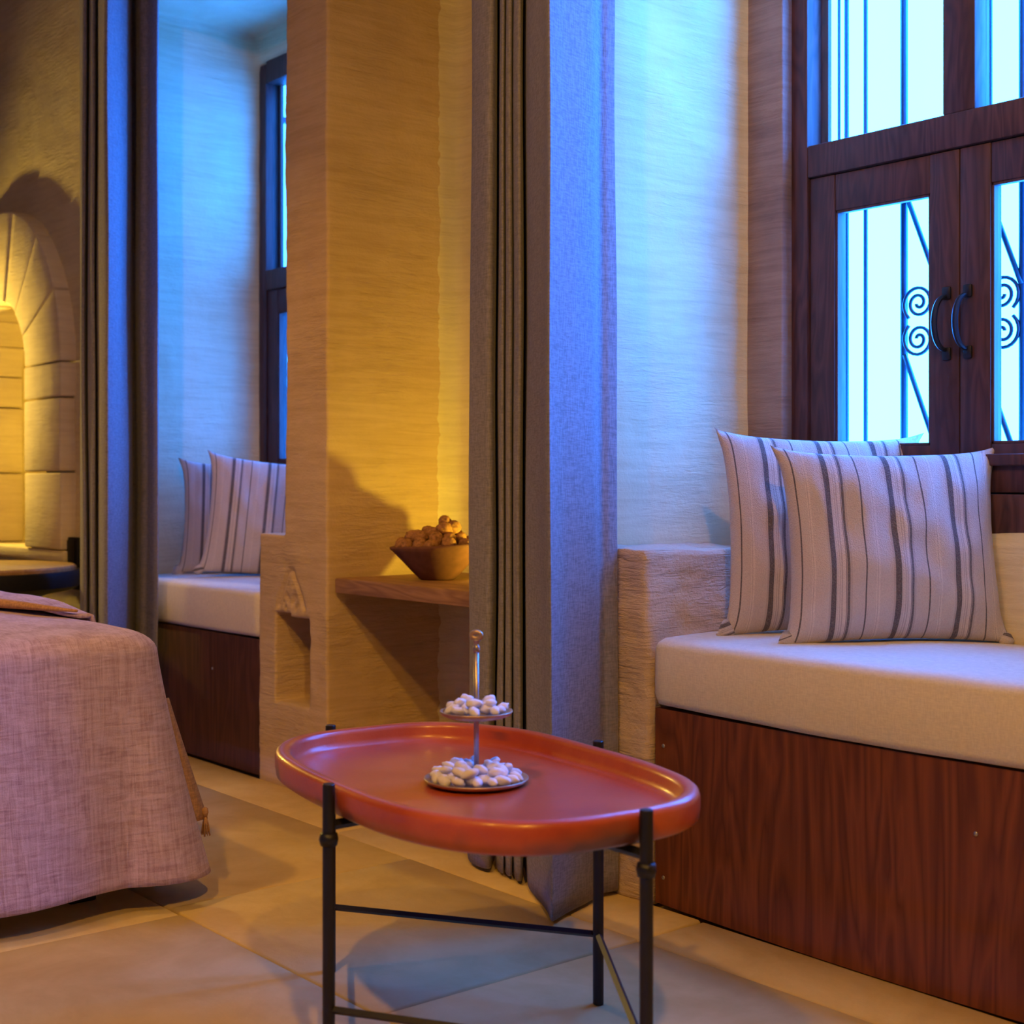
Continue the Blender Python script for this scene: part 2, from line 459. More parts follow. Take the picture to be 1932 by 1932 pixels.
for i in range(7):
    a0, a1 = PI * i / 7 + .004, PI * (i + 1) / 7 - .004
    seg = 6
    pts = [(AC[0] + AR * math.cos(a0 + (a1 - a0) * k / seg), AC[1] + AR * math.sin(a0 + (a1 - a0) * k / seg)) for k in range(seg + 1)]
    pts += [(AC[0] + RI * math.cos(a1 + (a0 - a1) * k / seg), AC[1] + RI * math.sin(a1 + (a0 - a1) * k / seg)) for k in range(seg + 1)]
    j = random.uniform(-.004, .004)
    stone_prism('voussoir', [rel(p) for p in pts], -0.058 + j, 0.15, arch, M_ARCH)
for side in (-1, 1):
    z = 0.0
    for h, w in ((0.30, 0.0), (0.285, -.004), (0.26, 0.006), (0.13, 0.012)):
        h = min(h, 0.72 - z) if z + h > .72 else h
        x0, x1 = sorted((side * (RI - 0.003 * (h > .2)), side * (AR + w)))
        stone_prism('jamb_stone', [(x0, z + .003), (x1, z + .003), (x1, z + h - .003), (x0, z + h - .003)], -0.058 - abs(w) * .6, 0.15, arch, M_ARCH)
        z += h
        if z >= .72: break
# rubble lining at the back of the arched niche
for r in range(9):
    x = -0.32; zz = 0.02 + r * 0.105
    while x < 0.30:
        w = random.uniform(0.10, 0.20); w = min(w, 0.325 - x)
        if w < .05: break
        if zz < 0.70 or math.hypot(x + w / 2, zz + .05 - .72) < 0.25:
            stone_prism('stone', [(x + .004, zz + .004), (x + w - .004, zz), (x + w - .006, zz + .097), (x + .002, zz + .099)], 0.36 + random.uniform(-.03, .0), 0.41, arch, M_ARCH, 0.012)
        x += w
stone_prism('sill_stone', [(-0.33, -0.045), (0.66, -0.045), (0.66, 0.0), (-0.66, 0.0), (-0.66, -0.045)], -0.05, 0.38, arch, M_ARCH, 0.008)

# other walls, ceiling, floor
def slab_obj(name, x0, x1, y0, y1, z0, z1, mat, label=None):
    bm = bmesh.new(); box(bm, x0, x1, y0, y1, z0, z1)
    return tag(bm_obj(name, bm, mat, None, False), label, kind='structure')
slab_obj('wall_left', -7.5, -7.35, -2.6, 2.98, 0, TOP, M_CEIL, 'plastered side wall at the far left end')
slab_obj('wall_right', 1.35, 1.5, -2.6, 2.98, 0, TOP, M_CEIL, 'plastered side wall')
slab_obj('wall_front', -7.5, 1.5, -2.75, -2.6, 0, TOP, M_CEIL, 'plastered wall facing the windows')
slab_obj('ceiling', -7.5, 1.5, -2.75, 2.98, TOP, TOP + .1, M_CEIL, 'plaster ceiling')
fl = slab_obj('floor', -7.5, 1.5, -2.75, 3.0, -0.12, -0.02, M_FLOOR, 'worn beige stone floor of large slabs')
rnd = random.Random(3)
rows = [(2.156, 1.975)]; y = 1.972
while y > -2.5: rows.append((y, y - .62)); y -= .623
for ri, (y1, y0) in enumerate(rows):
    x = -7.3 + rnd.uniform(0, .5)
    while x < 1.3:
        w = rnd.uniform(.75, 1.25) if ri else rnd.uniform(1.1, 1.6)
        if x > -5.9 and y0 > -1.2:
            bm = bmesh.new(); box(bm, x, min(x + w - .004, 1.34), max(y0, -2.55), y1, -0.03, rnd.uniform(-.0015, .0015), 0.005, 1)
            bm_obj('paving_slab', bm, M_FLOOR, fl)
        x += w

# ------------------------------------------------------------------ windows
def spiral(cx, cz, r0, turns, a0, sgn, n=44):
    return [(cx + sgn * (r0 * (1 - .86 * i / n)) * math.cos(a0 + turns * 2 * PI * i / n), (r0 * (1 - .86 * i / n)) * math.sin(a0 + turns * 2 * PI * i / n) + cz) for i in range(n + 1)]

def make_window(name, x0, x1, label, M_PANE):
    win = empty(name, (0, 0, 0), kind='structure'); tag(win, label)
    xm = (x0 + x1) / 2
    yf, yb = YB + .012, YB + .085
    z0, z1 = WZ
    bm = bmesh.new()
    box(bm, x0 - .012, x0 + .045, yf, yb, z0, z1, .004)
    box(bm, x1 - .045, x1 + .012, yf, yb, z0, z1, .004)
    box(bm, x0 + .045, x1 - .045, yf, yb, z1 - .075, z1 + .02, .004)
    box(bm, x0 + .045, x1 - .045, yf, yb, z0 - .02, z0 + .075, .004)
    for q in ((x0 + .03, x0 + .065, z0 + .02, z1 - .02), (x1 - .065, x1 - .03, z0 + .02, z1 - .02), (x0 + .03, x1 - .03, z0 + .05, z0 + .095), (x0 + .03, x1 - .03, 1.60, 1.65), (xm - .02, xm + .02, z0 + .05, 1.65)):
        box(bm, q[0], q[1], yf + .054, yf + .066, q[2], q[3])
    sharp(bm_obj('window_frame', bm, M_WIN, win))
    bm = bmesh.new()
    box(bm, x0 + .045, x1 - .045, yf, yb, 1.624, 1.70, .004)
    box(bm, xm - .04, xm + .04, yf + .004, yb - .01, 1.70, z1 - .075, .004)
    sharp(bm_obj('transom_bar', bm, M_WIN, win))
    for a_, b_ in ((x0 + .045, xm - .04), (xm + .04, x1 - .045)):
        bm = bmesh.new(); box(bm, a_ - .004, b_ + .004, yf + .03, yf + .034, 1.696, z1 - .071)
        bm_obj('glass_pane', bm, M_PANE, win, False)
    bm = bmesh.new(); box(bm, x0 - .02, x1 + .02, yf - .006, yf + .02, 0.935, 0.960, .003)
    bm_obj('window_sill', bm, M_WIN, win)
    for s_ in (-1, 1):
        a, b = (x0 + .047, xm - .001) if s_ < 0 else (xm + .001, x1 - .047)
        pa, pb = (x0 + .119, xm - .075) if s_ < 0 else (xm + .075, x1 - .119)
        za, zb = z0 + .078, 1.622
        gz0, gz1 = 0.982, 1.536
        bm = bmesh.new(); ya, yc = yf + .008, yf + .052
        box(bm, a, pa, ya, yc, za, zb, .003); box(bm, pb, b, ya, yc, za, zb, .003)
        box(bm, pa, pb, ya + .002, yc, za, gz0, .003); box(bm, pa, pb, ya + .002, yc, gz1, zb, .003)
        # raised glazing bead
        for (u0, u1, w0, w1) in ((pa, pa + .006, gz0, gz1), (pb - .006, pb, gz0, gz1), (pa, pb, gz0, gz0 + .006), (pa, pb, gz1 - .006, gz1)):
            box(bm, u0, u1, ya + .004, ya + .02, w0, w1, .001, 1)
        sash = sharp(bm_obj('sash', bm, M_WIN, win))
        bm = bmesh.new(); box(bm, pa - .004, pb + .004, ya + .022, ya + .026, gz0 - .004, gz1 + .004)
        bm_obj('glass_pane', bm, M_PANE, sash, False)
        hx = xm + s_ * .026 - .004
        bm = bmesh.new(); hz = 1.246
        pts = [(hx, ya + .003 - .030 * math.sin(PI * t) ** .7 - .006, hz + .058 * math.cos(PI * t)) for t in [i / 14 for i in range(15)]]
        pts = [(p[0] - .012 * math.sin(PI * i / 14), p[1], p[2]) for i, p in enumerate(pts)]
        tube(bm, pts, [.0045 + .0025 * math.sin(PI * i / 14) for i in range(15)], 8)
        for e in (-1, 1): box(bm, hx - .011, hx + .011, ya - .007, ya + .001, hz + e * .066 - .014, hz + e * .066 + .014, .004)
        sharp(bm_obj('handle', bm, M_IRON, sash))
    return win

def make_grille(x0, x1, label):
    yg = YB + .20
    g = empty('window_grille', ((x0 + x1) / 2, yg, 1.25), label=label, cat='window grille')
    xc = 0.0; zb, zt = -0.46, 1.05
    def piece(pts, r, n=6):
        bm = bmesh.new(); tube(bm, pts, r, n); bm_obj('iron_bar', bm, M_GRILLE, g)
    for x, r in ((-.459, .004), (-.436, .006), (-.379, .0055), (-.268, .009), (-.038, .005), (.043, .009), (.150, .006), (.262, .009), (.379, .0055), (.450, .006)):
        piece([(x, 0, zb), (x, 0, zt)], r)
    for z in (zb, .40, zt): piece([(-.465, 0, z), (.465, 0, z)], .008)
    for x_a, z_a, x_b, z_b in ((-.262, .345, -.150, .060), (-.050, .330, .043, .090), (-.262, -.047, -.160, -.31), (-.045, -.10, .043, -.33)):
        piece([(x_a, -.006, z_a), (x_b, -.006, z_b)], .006)
    for lx in (-.475, .475):
        for lz in (zb, .40, zt):
            bm = bmesh.new(); box(bm, lx - .02, lx + .012, -.160, .010, lz - .010, lz + .010, .002); bm_obj('wall_lug', bm, M_GRILLE, g)
    for cx, sg in ((-.222, -1), (.132, -1), (-.003, 1)):
        for cz, up_ in ((.073, 1), (-.012, -1)):
            sp = spiral(0, 0, .043, 2.1 * up_, -.9 * up_, 1)
            piece([(cx + sg * p[0], -.008, cz + p[1]) for p in sp], .0042)
    return g
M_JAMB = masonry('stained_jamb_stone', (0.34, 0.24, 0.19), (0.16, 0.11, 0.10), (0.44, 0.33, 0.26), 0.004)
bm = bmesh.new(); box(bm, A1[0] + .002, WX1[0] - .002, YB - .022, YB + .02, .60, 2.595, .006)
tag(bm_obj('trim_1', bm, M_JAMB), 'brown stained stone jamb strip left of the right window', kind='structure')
w1 = make_window('window_1', *WX1, 'dark stained timber casement window with two panes behind the striped pillows', M_GLASS)
w2 = make_window('window_2', *WX2, 'dark timber casement window mostly hidden behind the stone pier', M_DIMGLASS)
make_grille(*WX1, 'wrought iron grille, bluish sky haze put into its colour, with scrolls outside the right window')
make_grille(*WX2, 'wrought iron grille outside the left window hidden by the pier')

# ------------------------------------------------------------------ window seats
def seat(x0, x1, mat, label_b, label_c, bow=.022, notch=0.0):
    b = empty('bench', ((x0 + x1) / 2, YW + .012, 0), label=label_b, cat='bench')
    cx = (x0 + x1) / 2
    def bowed(x): return -bow * math.sin(PI * min(1, max(0, (x + (x1 - x0) / 2) / (x1 - x0))))
    bm = bmesh.new(); N = 24; L = (x1 - x0)
    ring = []
    for i in range(N + 1):
        x = -L / 2 + L * i / N
        ring.append([bm.verts.new((x, bowed(x) + o_, z)) for o_, z in ((0, 0.002), (0, 0.418), (.02, .418), (.02, .002))])
    for A, B in zip(ring, ring[1:]):
        for k in range(4): bm.faces.new((A[k], B[k], B[(k + 1) % 4], A[(k + 1) % 4]))
    bm.faces.new(ring[0]); bm.faces.new(ring[-1][::-1])
    bmesh.ops.recalc_face_normals(bm, faces=bm.faces)
    p = sharp(bm_obj('front_panel', bm, mat, b))
    bm = bmesh.new(); box(bm, -L / 2, L / 2, .021, YB - YW - .02, .38, .416, .002)
    bm_obj('seat_board', bm, mat, b, False)
    for sx_, sz in ((-L / 2 + .026, .34), (L / 2 - .31, .30), (-L / 2 + .026, .06)):
        bm = bmesh.new(); lathe(bm, [(0, .002), (.004, .0015), (.0045, 0)], 12)
        bm_obj('screw', bm, M_SCREW, b, True, (sx_, bowed(sx_) - .0005, sz), (PI / 2, 0, 0))
    # cushion
    bm = bmesh.new(); nx, prof = 60, []
    D = YB - YW - .02; T = .142; r = .016
    pr = [(r, 0), (.005, .004), (0, r), (0, T * .5), (0, T - r * 1.3), (.004, T - .008), (r * 1.4, T - .001)]
    for k in range(1, 15): pr.append((r * 1.4 + (D - r * 3) * k / 15, T + .004 * math.sin(PI * k / 15)))
    pr += [(D - r, T - .001), (D - .003, T - .006), (D, T - r), (D, r), (D - r, 0)]
    rg = []
    for i in range(nx + 1):
        t = i / nx; x = -L / 2 + L * t
        e = min(t, 1 - t) * L; sh = 0.0 if e > .02 else (1 - math.sqrt(max(0, 1 - (1 - e / .02) ** 2)))
        row = []
        for (py, pz) in pr:
            yy = py + (bowed(x) - .012) * (1 - py / D)
            zz = T / 2 + (pz - T / 2) * (1 - .14 * sh)
            yy = yy + (D / 2 - yy) * .04 * sh
            nzz = noise.noise(Vector((x * 5, py * 6, pz * 9 + x0))) * .0025
            row.append(bm.verts.new((x, yy + nzz, zz + .4255 + nzz - (.004 * math.sin(PI * t) if pz < .02 else 0))))
        rg.append(row)
    n_ = len(pr)
    for A, B in zip(rg, rg[1:]):
        for k in range(n_): bm.faces.new((A[k], A[(k + 1) % n_], B[(k + 1) % n_], B[k]))
    bm.faces.new(rg[0]); bm.faces.new(rg[-1][::-1])
    bmesh.ops.recalc_face_normals(bm, faces=bm.faces)
    c = bm_obj('seat_cushion', bm, M_SEAT, None, True, (cx, YW + .012, 0)); tag(c, label_c, 'cushion')
    return b
seat(-2.156, -1.062, M_BENCH, 'reddish brown stained wooden bench box under the long window seat', 'thick beige seat pad on the reddish bench beside the armrest block')
seat(-4.79, -3.845, M_BENCH2, 'dark brown wooden bench box left of the tan stone pier', 'blue-lit beige seat pad on the far dark bench, left of the pier', bow=.004)

# ------------------------------------------------------------------ pillows
def make_pillow(W_, H_, T_, seed):
    bm = bmesh.new(); N = 44
    rn = random.Random(seed); o1 = rn.uniform(0, 50)
    uvl = bm.loops.layers.uv.new('UVMap')
    grid = {}
    uvs = {}
    def pos(u, v, s_):
        e = 1.0
        uu, vv = u, v
        x = W_ / 2 * uu * (1 - .070 * (1 - vv ** 2) ** 1 * abs(uu) ** 3)
        z = H_ / 2 * vv * (1 - .055 * (1 - uu ** 2) ** 1 * abs(vv) ** 3)
        b = max(0, (1 - abs(u) ** 2.4)) ** .55 * max(0, (1 - abs(v) ** 2.4)) ** .55
        sag = 1 + .28 * (-v) * (1 - abs(v))
        y = s_ * T_ / 2 * b * sag
        # creases running from the corners
        cr = noise.noise(Vector((u * 4 + o1, v * 2.5, s_))) * .010 * b + noise.noise(Vector((u * 9 + o1, v * 3, s_ * 3))) * .005
        edge = (abs(u) ** 6 + abs(v) ** 6) / 2
        cr += math.sin(u * 26 + o1 + v * 4) * .0035 * abs(v) ** 8 * (1 - abs(u) ** 8)
        y += cr * s_ * (1 - edge * .6)
        # pinched, drooping corners
        cu = (abs(u) * abs(v)) ** 9
        x += math.copysign(.016, u) * cu; z += .012 * cu if v > 0 else -.002 * cu
        y += noise.noise(Vector((u * 9, v * 9, o1))) * .02 * cu
        return Vector((x, y, z))
    for s_ in (-1, 1):
        for i in range(N + 1):
            for j in range(N + 1):
                u = math.sin((i / N - .5) * PI) * .35 + (i / N * 2 - 1) * .65; v = math.sin((j / N - .5) * PI) * .35 + (j / N * 2 - 1) * .65
                rim = i in (0, N) or j in (0, N)
                key = (i, j, 0 if rim else s_)
                if key not in grid:
                    p = pos(u, v, s_ if not rim else 0)
                    grid[key] = bm.verts.new(p); uvs[grid[key]] = ((u + 1) / 2, (v + 1) / 2)
    for s_ in (-1, 1):
        for i in range(N):
            for j in range(N):
                ks = [(i, j), (i + 1, j), (i + 1, j + 1), (i, j + 1)]
                vs = [grid.get((a, b, s_)) or grid[(a, b, 0)] for a, b in ks]
                if s_ > 0: vs = vs[::-1]
                try: f = bm.faces.new(vs)
                except ValueError: continue
                for lp in f.loops: lp[uvl].uv = uvs[lp.vert]
    return bm

def tuft_bm(seed):
    bm = bmesh.new(); uvl = bm.loops.layers.uv.new('UVMap'); rn = random.Random(seed)
    nu, nv = 8, 10; G = []
    for i in range(nu + 1):
        row = []
        for j in range(nv + 1):
            a = 2 * PI * j / nv; t = i / nu
            r = .010 + .012 * math.sin(PI * min(1, t * 1.15)) ** .7 - .006 * t
            r *= 1 + .35 * math.cos(2 * a + seed) + .15 * math.sin(3 * a + t * 5)
            row.append(bm.verts.new((t * .040 - .012, r * math.cos(a) * .6, r * math.sin(a))))
        G.append(row)
    for i in range(nu):
        for j in range(nv):
            f = bm.faces.new((G[i][j], G[i][j + 1], G[i + 1][j + 1], G[i + 1][j]))
            for lp in f.loops: lp[uvl].uv = ((seed * .37 + lp.vert.co.z * 3) % 1, lp.vert.co.x * 3)
    bmesh.ops.remove_doubles(bm, verts=bm.verts, dist=1e-5)
    return bm

def pillow(seed, W_, H_, T_, lat, dep, z0, yaw, lean, roll, label, tufts, group):
    """lat, dep: sideways offset and distance from the viewpoint on the ground plan; z0: seat height"""
    X = SA * lat - CA * dep; Y = CA * lat + SA * dep
    t = empty('throw_pillow', (X, Y, z0), label=label, cat='pillow', group=group)
    base = math.atan2(-X, Y)      # faces the middle of the room
    rot = Euler((-lean, roll, 0)).to_matrix().to_4x4()
    rz = Matrix.Rotation(math.atan2(CA, SA) + yaw, 4, 'Z')
    me = make_pillow(W_, H_, T_, seed)
    o = bm_obj('pillow_body', me, M_STRIPE, t)
    mat = rz @ rot @ Matrix.Translation((0, 0, H_ / 2 - .004))
    o.matrix_local = mat
    for k, (su, sv) in enumerate(tufts):
        c = bm_obj('corner_tuft', tuft_bm(seed + k), M_STRIPE, t)
        ang = math.atan2(-sv * .35, su) if sv < 0 else math.atan2(-sv, su)
        c.matrix_local = mat @ Matrix.Translation((su * W_ / 2 * .985, 0, sv * H_ / 2 * .96)) @ Matrix.Rotation(ang, 4, 'Y')
    return t
CT = .5712
pillow(11, .470, .404, .13, .795, 2.930, CT, math.radians(7), math.radians(9), 0, 'striped linen pillow in front of the other on the long window seat', ((-1, -1), (1, -1)), None)
pillow(23, .475, .440, .12, .692, 3.115, CT, math.radians(14), math.radians(7), math.radians(1), 'striped linen pillow partly hidden behind the front one, against the blue-lit reveal', ((-1, -1),), None)
pillow(31, .44, .415, .12, -.870, 4.97, CT, math.radians(12), math.radians(6), math.radians(6), 'front one of two small striped pillows beside the stone pier', ((-1, -1),), None)
pillow(47, .42, .405, .11, -.990, 5.14, CT, math.radians(14), math.radians(6), math.radians(2), 'rear one of two small striped pillows, nearest the left blue curtain', ((-1, -1),), None)

# ------------------------------------------------------------------ curtains
def curtain(label, path, flare, top=2.75):
    pts = [Vector((at(x, Y), Y, 0)) for x, Y in path]
    # Catmull-Rom through the fold points
    fine = []
    for i in range(len(pts) - 1):
        p0, p1, p2, p3 = pts[max(0, i - 1)], pts[i], pts[i + 1], pts[min(len(pts) - 1, i + 2)]
        for k in range(7):
            t = k / 7
            fine.append(0.5 * ((2 * p1) + (p2 - p0) * t + (2 * p0 - 5 * p1 + 4 * p2 - p3) * t * t + (3 * p1 - p0 - 3 * p2 + p3) * t ** 3))
    fine.append(pts[-1])
    c = sum(fine, Vector()) / len(fine)
    nz = 60; verts = []; faces = []
    for j in range(nz + 1):
        z = .012 + (top - .012) * j / nz
        for i, p in enumerate(fine):
            f = 1 + flare * (1.7 - z) / 1.7
            q = Vector((c.x + (p.x - c.x) * f, c.y + (p.y - c.y) * (1 + flare * .5), z))
            q.x += noise.noise(Vector((p.x * 9, p.y * 9, z * 1.6))) * .007
            q.y += noise.noise(Vector((p.x * 9 + 40, p.y * 9, z * 1.6))) * .006
            verts.append(tuple(q))
    n = len(fine)
    for j in range(nz):
        for i in range(n - 1):
            a = j * n + i; faces.append((a, a + 1, a + n + 1, a + n))
    me = bpy.data.meshes.new('curtain'); me.from_pydata(verts, [], faces)
    o = link('curtain', me, M_CURT)
    m = o.modifiers.new('s', 'SOLIDIFY'); m.thickness = .0025; m.offset = 0
    tag(o, label, 'curtain')
    return o
curtain('grey linen curtain with blue-lit broad fold, between the shelf recess and long window seat',
        [(889, 2.085), (893, 2.045), (915, 2.030), (932, 2.045), (938, 2.12), (944, 2.05), (951, 2.035), (954, 2.07), (958, 2.036), (965, 2.036), (968, 2.066), (973, 2.03), (983, 2.03), (989, 2.11), (996, 2.02), (1006, 1.985), (1020, 1.955), (1030, 1.925), (1036, 1.895), (1043, 1.905), (1070, 1.962), (1100, 2.025), (1118, 2.066), (1128, 2.098), (1145, 2.122), (1160, 2.145)], 0.045)
curtain('grey-blue linen curtain hanging left of the far window seat',
        [(151, 1.955), (155, 1.925), (162, 1.93), (166, 1.975), (171, 1.925), (178, 1.925), (182, 1.975), (187, 1.92), (194, 1.885), (201, 1.875), (207, 1.89), (226, 1.96), (242, 2.03), (249, 2.10), (256, 2.11), (266, 2.10), (280, 2.115), (292, 2.11), (297, 2.105), (299, 2.12)], -0.01)

def curtain_rod(xa, xb, y, label):
    r = empty('curtain_rod', ((xa + xb) / 2, y, 2.765), label=label, cat='curtain rod')
    h = (xb - xa) / 2
    bm = bmesh.new(); tube(bm, [(-h, 0, 0), (h, 0, 0)], .011, 14); bm_obj('pole', bm, M_IRON, r)
    for s_ in (-1, 1):
        bm = bmesh.new(); bmesh.ops.create_uvsphere(bm, u_segments=16, v_segments=10, radius=.02); bm_obj('finial', bm, M_IRON, r, True, (s_ * (h + .015), 0, 0))
        bm = bmesh.new(); box(bm, s_ * (h - .06) - .008, s_ * (h - .06) + .008, -.012, YW - y + .004, -.012, .012, .002); bm_obj('bracket', bm, M_IRON, r)
curtain_rod(-2.72, -1.0, 2.035, 'black iron curtain rod above the right alcove')
curtain_rod(-4.74, -3.60, 2.005, 'black iron curtain rod above the left alcove')

# ------------------------------------------------------------------ shelf, bowl, walnuts
sh = empty('wall_shelf', ((N1[0] + N1[1]) / 2, 2.2, .586), label='thick brown wooden shelf set into the yellow-lit recess', cat='shelf')
bm = bmesh.new(); L = N1[1] - N1[0] - .01
box(bm, -L / 2 + .006, L / 2, -.022, .415, 0, .042, .005)
sharp(bm_obj('shelf_board', bm, M_SHELF, sh))
bm = bmesh.new(); box(bm, -L / 2 + .03, L / 2 - .03, .385, .410, -.035, 0, .003)
bm_obj('support_batten', bm, M_SHELF, sh, False)
SZ = .6285
BX, BY = -3.205, 2.365
bowl = empty('bowl', (BX, BY, SZ), label='brown clay bowl heaped with walnuts on the wooden shelf', cat='bowl')
bm = bmesh.new()
def wob(a, r, z):
    k = (z / .092) ** 2
    return r * (1 + .045 * math.sin(2 * a + .6) * k + .02 * math.sin(5 * a) * k), z + .006 * math.sin(2 * a + 2.1) * k + .003 * math.sin(3 * a) * k
lathe(bm, [(0, 0), (.045, 0), (.052, .004), (.072, .024), (.096, .052), (.118, .080), (.127, .090), (.127, .096), (.120, .097), (.110, .084), (.088, .056), (.062, .028), (.04, .014), (0, .012)], 48, wob=wob)
bm_obj('bowl_body', bm, M_BOWL, bowl)
def walnut_bm(seed):
    bm = bmesh.new(); bmesh.ops.create_uvsphere(bm, u_segments=20, v_segments=14, radius=1)
    for v in bm.verts:
        p = v.co.copy(); r = 1
        ridge = math.exp(-(p.x / .09) ** 2) * .07
        w = noise.noise(p * 2.6 + Vector((seed * 7, 0, 0))) * .12 + noise.noise(p * 6 + Vector((seed * 3, 0, 0))) * .07
        v.co = p * (1 + w + ridge); v.co.z *= 1.12; v.co.x *= .95
        if v.co.z > .95: v.co.z += .1
    bmesh.ops.scale(bm, vec=(.0185,) * 3, verts=bm.verts)
    return bm
wm = []
for k in range(4):
    me = bpy.data.meshes.new('walnut'); b_ = walnut_bm(k + 1); b_.to_mesh(me); b_.free(); me.materials.append(M_WALNUT)
    for p in me.polygons: p.use_smooth = True
    wm.append(me)
rn = random.Random(5); spots = []
for rr, n_, z_ in ((.100, 14, .098), (.066, 9, .116), (.060, 7, .094), (.028, 4, .132), (.03, 2, .105)):
    for k in range(n_):
        a = 2 * PI * k / n_ + rn.uniform(-.12, .12) + rr * 20
        spots.append((rr * math.cos(a), rr * math.sin(a), z_ + rn.uniform(-.003, .003)))
spots += [(.052, -.012, .143), (.048, .02, .146), (.035, .0, .160)]
for i, (x, y, z) in enumerate(spots):
    o = bpy.data.objects.new('walnut', wm[i % 4]); C.objects.link(o)
    o.location = (BX + x, BY + y, SZ + z); o.rotation_euler = (rn.uniform(0, 6), rn.uniform(0, 6), rn.uniform(0, 6))
    s_ = rn.uniform(1.02, 1.2); o.scale = (s_,) * 3
    tag(o, 'brown whole walnut in the clay bowl on the shelf', 'walnut', 'walnuts heaped in the clay bowl')
# little uplight behind the curtain on the shelf
up = empty('shelf_uplight', (-2.92, 2.53, SZ), label='small black uplight on the wooden shelf behind the curtain', cat='lamp')
bm = bmesh.new(); lathe(bm, [(0, 0), (.032, 0), (.034, .006), (.034, .016), (.030, .018), (.029, .012), (0, .012)], 28)
bm_obj('lamp_housing', bm, M_IRON, up)
ul = area('uplight_bulb', (-2.92, 2.53, SZ + .035), (-3.30, 2.30, 1.25), 12.0, YEL, .016, spot=2.9, blend=0.8)
# uplight in the arched niche and floor washer beside it
area('arch_uplight', (-5.75, 2.30, .70), (-5.75, 2.42, 1.3), 5, YEL, .02, spot=2.6, blend=.8)
area('arch_washer', (-6.5, 1.86, 1.35), (-5.45, 2.10, 1.35), 100.0, (1, .64, .12), .03, spot=2.5, blend=.9)

# ------------------------------------------------------------------ black pedestal table at far left
pt = empty('pedestal_table', (-5.085, 1.705, 0), label='round wood-topped table with black hourglass base, left of the far curtain', cat='table')
bm = bmesh.new(); lathe(bm, [(0, .578), (.35, .578), (.362, .584), (.362, .600), (.355, .606), (0, .606)], 64)
sharp(bm_obj('table_top', bm, M_TOP, pt))
bm = bmesh.new(); lathe(bm, [(0, .0), (.27, 0), (.285, .02), (.27, .09), (.22, .22), (.185, .33), (.180, .42), (.205, .478), (.27, .505), (.35, .520), (.378, .535), (.381, .575), (.375, .588), (.363, .590), (.361, .576), (0, .576)], 64)
sharp(bm_obj('pedestal', bm, M_BLACK, pt), 50)
# black square post seen behind it
wb = empty('wall_box', (-5.218, YW - .018, .496), label='small black rectangular box on the wall behind the round table', cat='box')
bm = bmesh.new(); box(bm, -.067, .067, -.012, .012, 0.0, .196, .004)
bm_obj('box_body', bm, M_BLACK, wb)
bm = bmesh.new(); box(bm, -.045, .045, -.016, -.0125, 0.02, .185, .002)
bm_obj('box_lid', bm, M_BLACK, wb)

# ------------------------------------------------------------------ bed
bed = empty('bed', (-3.835, .345, 0), label='bed under a crinkled mauve muslin spread, at lower left', cat='bed')
hx, hy = 1.02, 1.03
bm = bmesh.new(); box(bm, -hx + .06, hx - .06, -hy + .06, hy - .06, .12, .50, .06, 4)
bm_obj('mattress', bm, M_SEAT, bed)
for sx_ in (-1, 1):
    for sy_ in (-1, 1):
        bm = bmesh.new(); box(bm, sx_ * (hx - .15) - .03, sx_ * (hx - .15) + .03, sy_ * (hy - .15) - .03, sy_ * (hy - .15) + .03, 0, .125, .004)
        bm_obj('leg', bm, M_BLACK, bed)
def cloth_rings(hx, hy, levels, nper=360, seed=0.0, fold=.022, fn=20):
    """levels: (outset, z, corner radius, fold weight)"""
    verts = []; faces = []
    for (o_, z, cr, fw, cf) in levels:
        a, b = hx + o_, hy + o_
        cr = min(cr, a * .98, b * .98)
        # perimeter param of a rounded rectangle
        segs = [(2 * (b - cr)), PI / 2 * cr, 2 * (a - cr), PI / 2 * cr] * 2
        tot = sum(segs[:4]) * 2
        for k in range(nper):
            d = tot * k / nper; q = 0
            # corners fixed at fixed fractions so that rings line up
            side = int(k // (nper / 4)); t = (k % (nper // 4)) / (nper / 4)
            ct = .30                                   # share of each quarter taken by the corner
            n_dirs = [((1, 0), (0, 1)), ((0, 1), (-1, 0)), ((-1, 0), (0, -1)), ((0, -1), (1, 0))][side]
            (nx_, ny_), (tx, ty) = n_dirs
            hl = (b if nx_ else a) - cr; hn = (a if nx_ else b); hn2 = (b if nx_ else a)
            if t < 1 - ct:
                s_ = -hl + 2 * hl * t / (1 - ct)
                p = Vector((nx_ * hn + tx * s_, ny_ * hn + ty * s_)); nn = Vector((nx_, ny_))
            else:
                th = (t - (1 - ct)) / ct * PI / 2
                nn = Vector((nx_, ny_)) * math.cos(th) + Vector((tx, ty)) * math.sin(th)
                p = Vector((nx_, ny_)) * (hn - cr) + Vector((tx, ty)) * hl + nn * (cr + cf * math.sin(2 * th) ** 1.5)
            ph = k / nper * 2 * PI * fn
            w = math.sin(ph + seed + 1.3 * math.sin(ph * .37)) * fold * fw
            w += noise.noise(Vector((p.x * 6, p.y * 6, z * 2 + seed))) * .012 * fw
            zz = z + noise.noise(Vector((p.x * 3.0, p.y * 3.0, seed))) * .006
            verts.append((p.x + nn.x * w, p.y + nn.y * w, zz))
    n = nper
    for j in range(len(levels) - 1):
        for k in range(n):
            faces.append((j * n + k, j * n + (k + 1) % n, (j + 1) * n + (k + 1) % n, (j + 1) * n + k))
    faces.append(tuple(range(n))[::-1])
    return verts, faces
lv = []
ZT = .578
for i in range(14): lv.append((-.90 + .88 * i / 13 - .06, ZT + .018 * math.cos(i / 13 * PI / 2), .05 + .05 * i / 13, 0, 0))
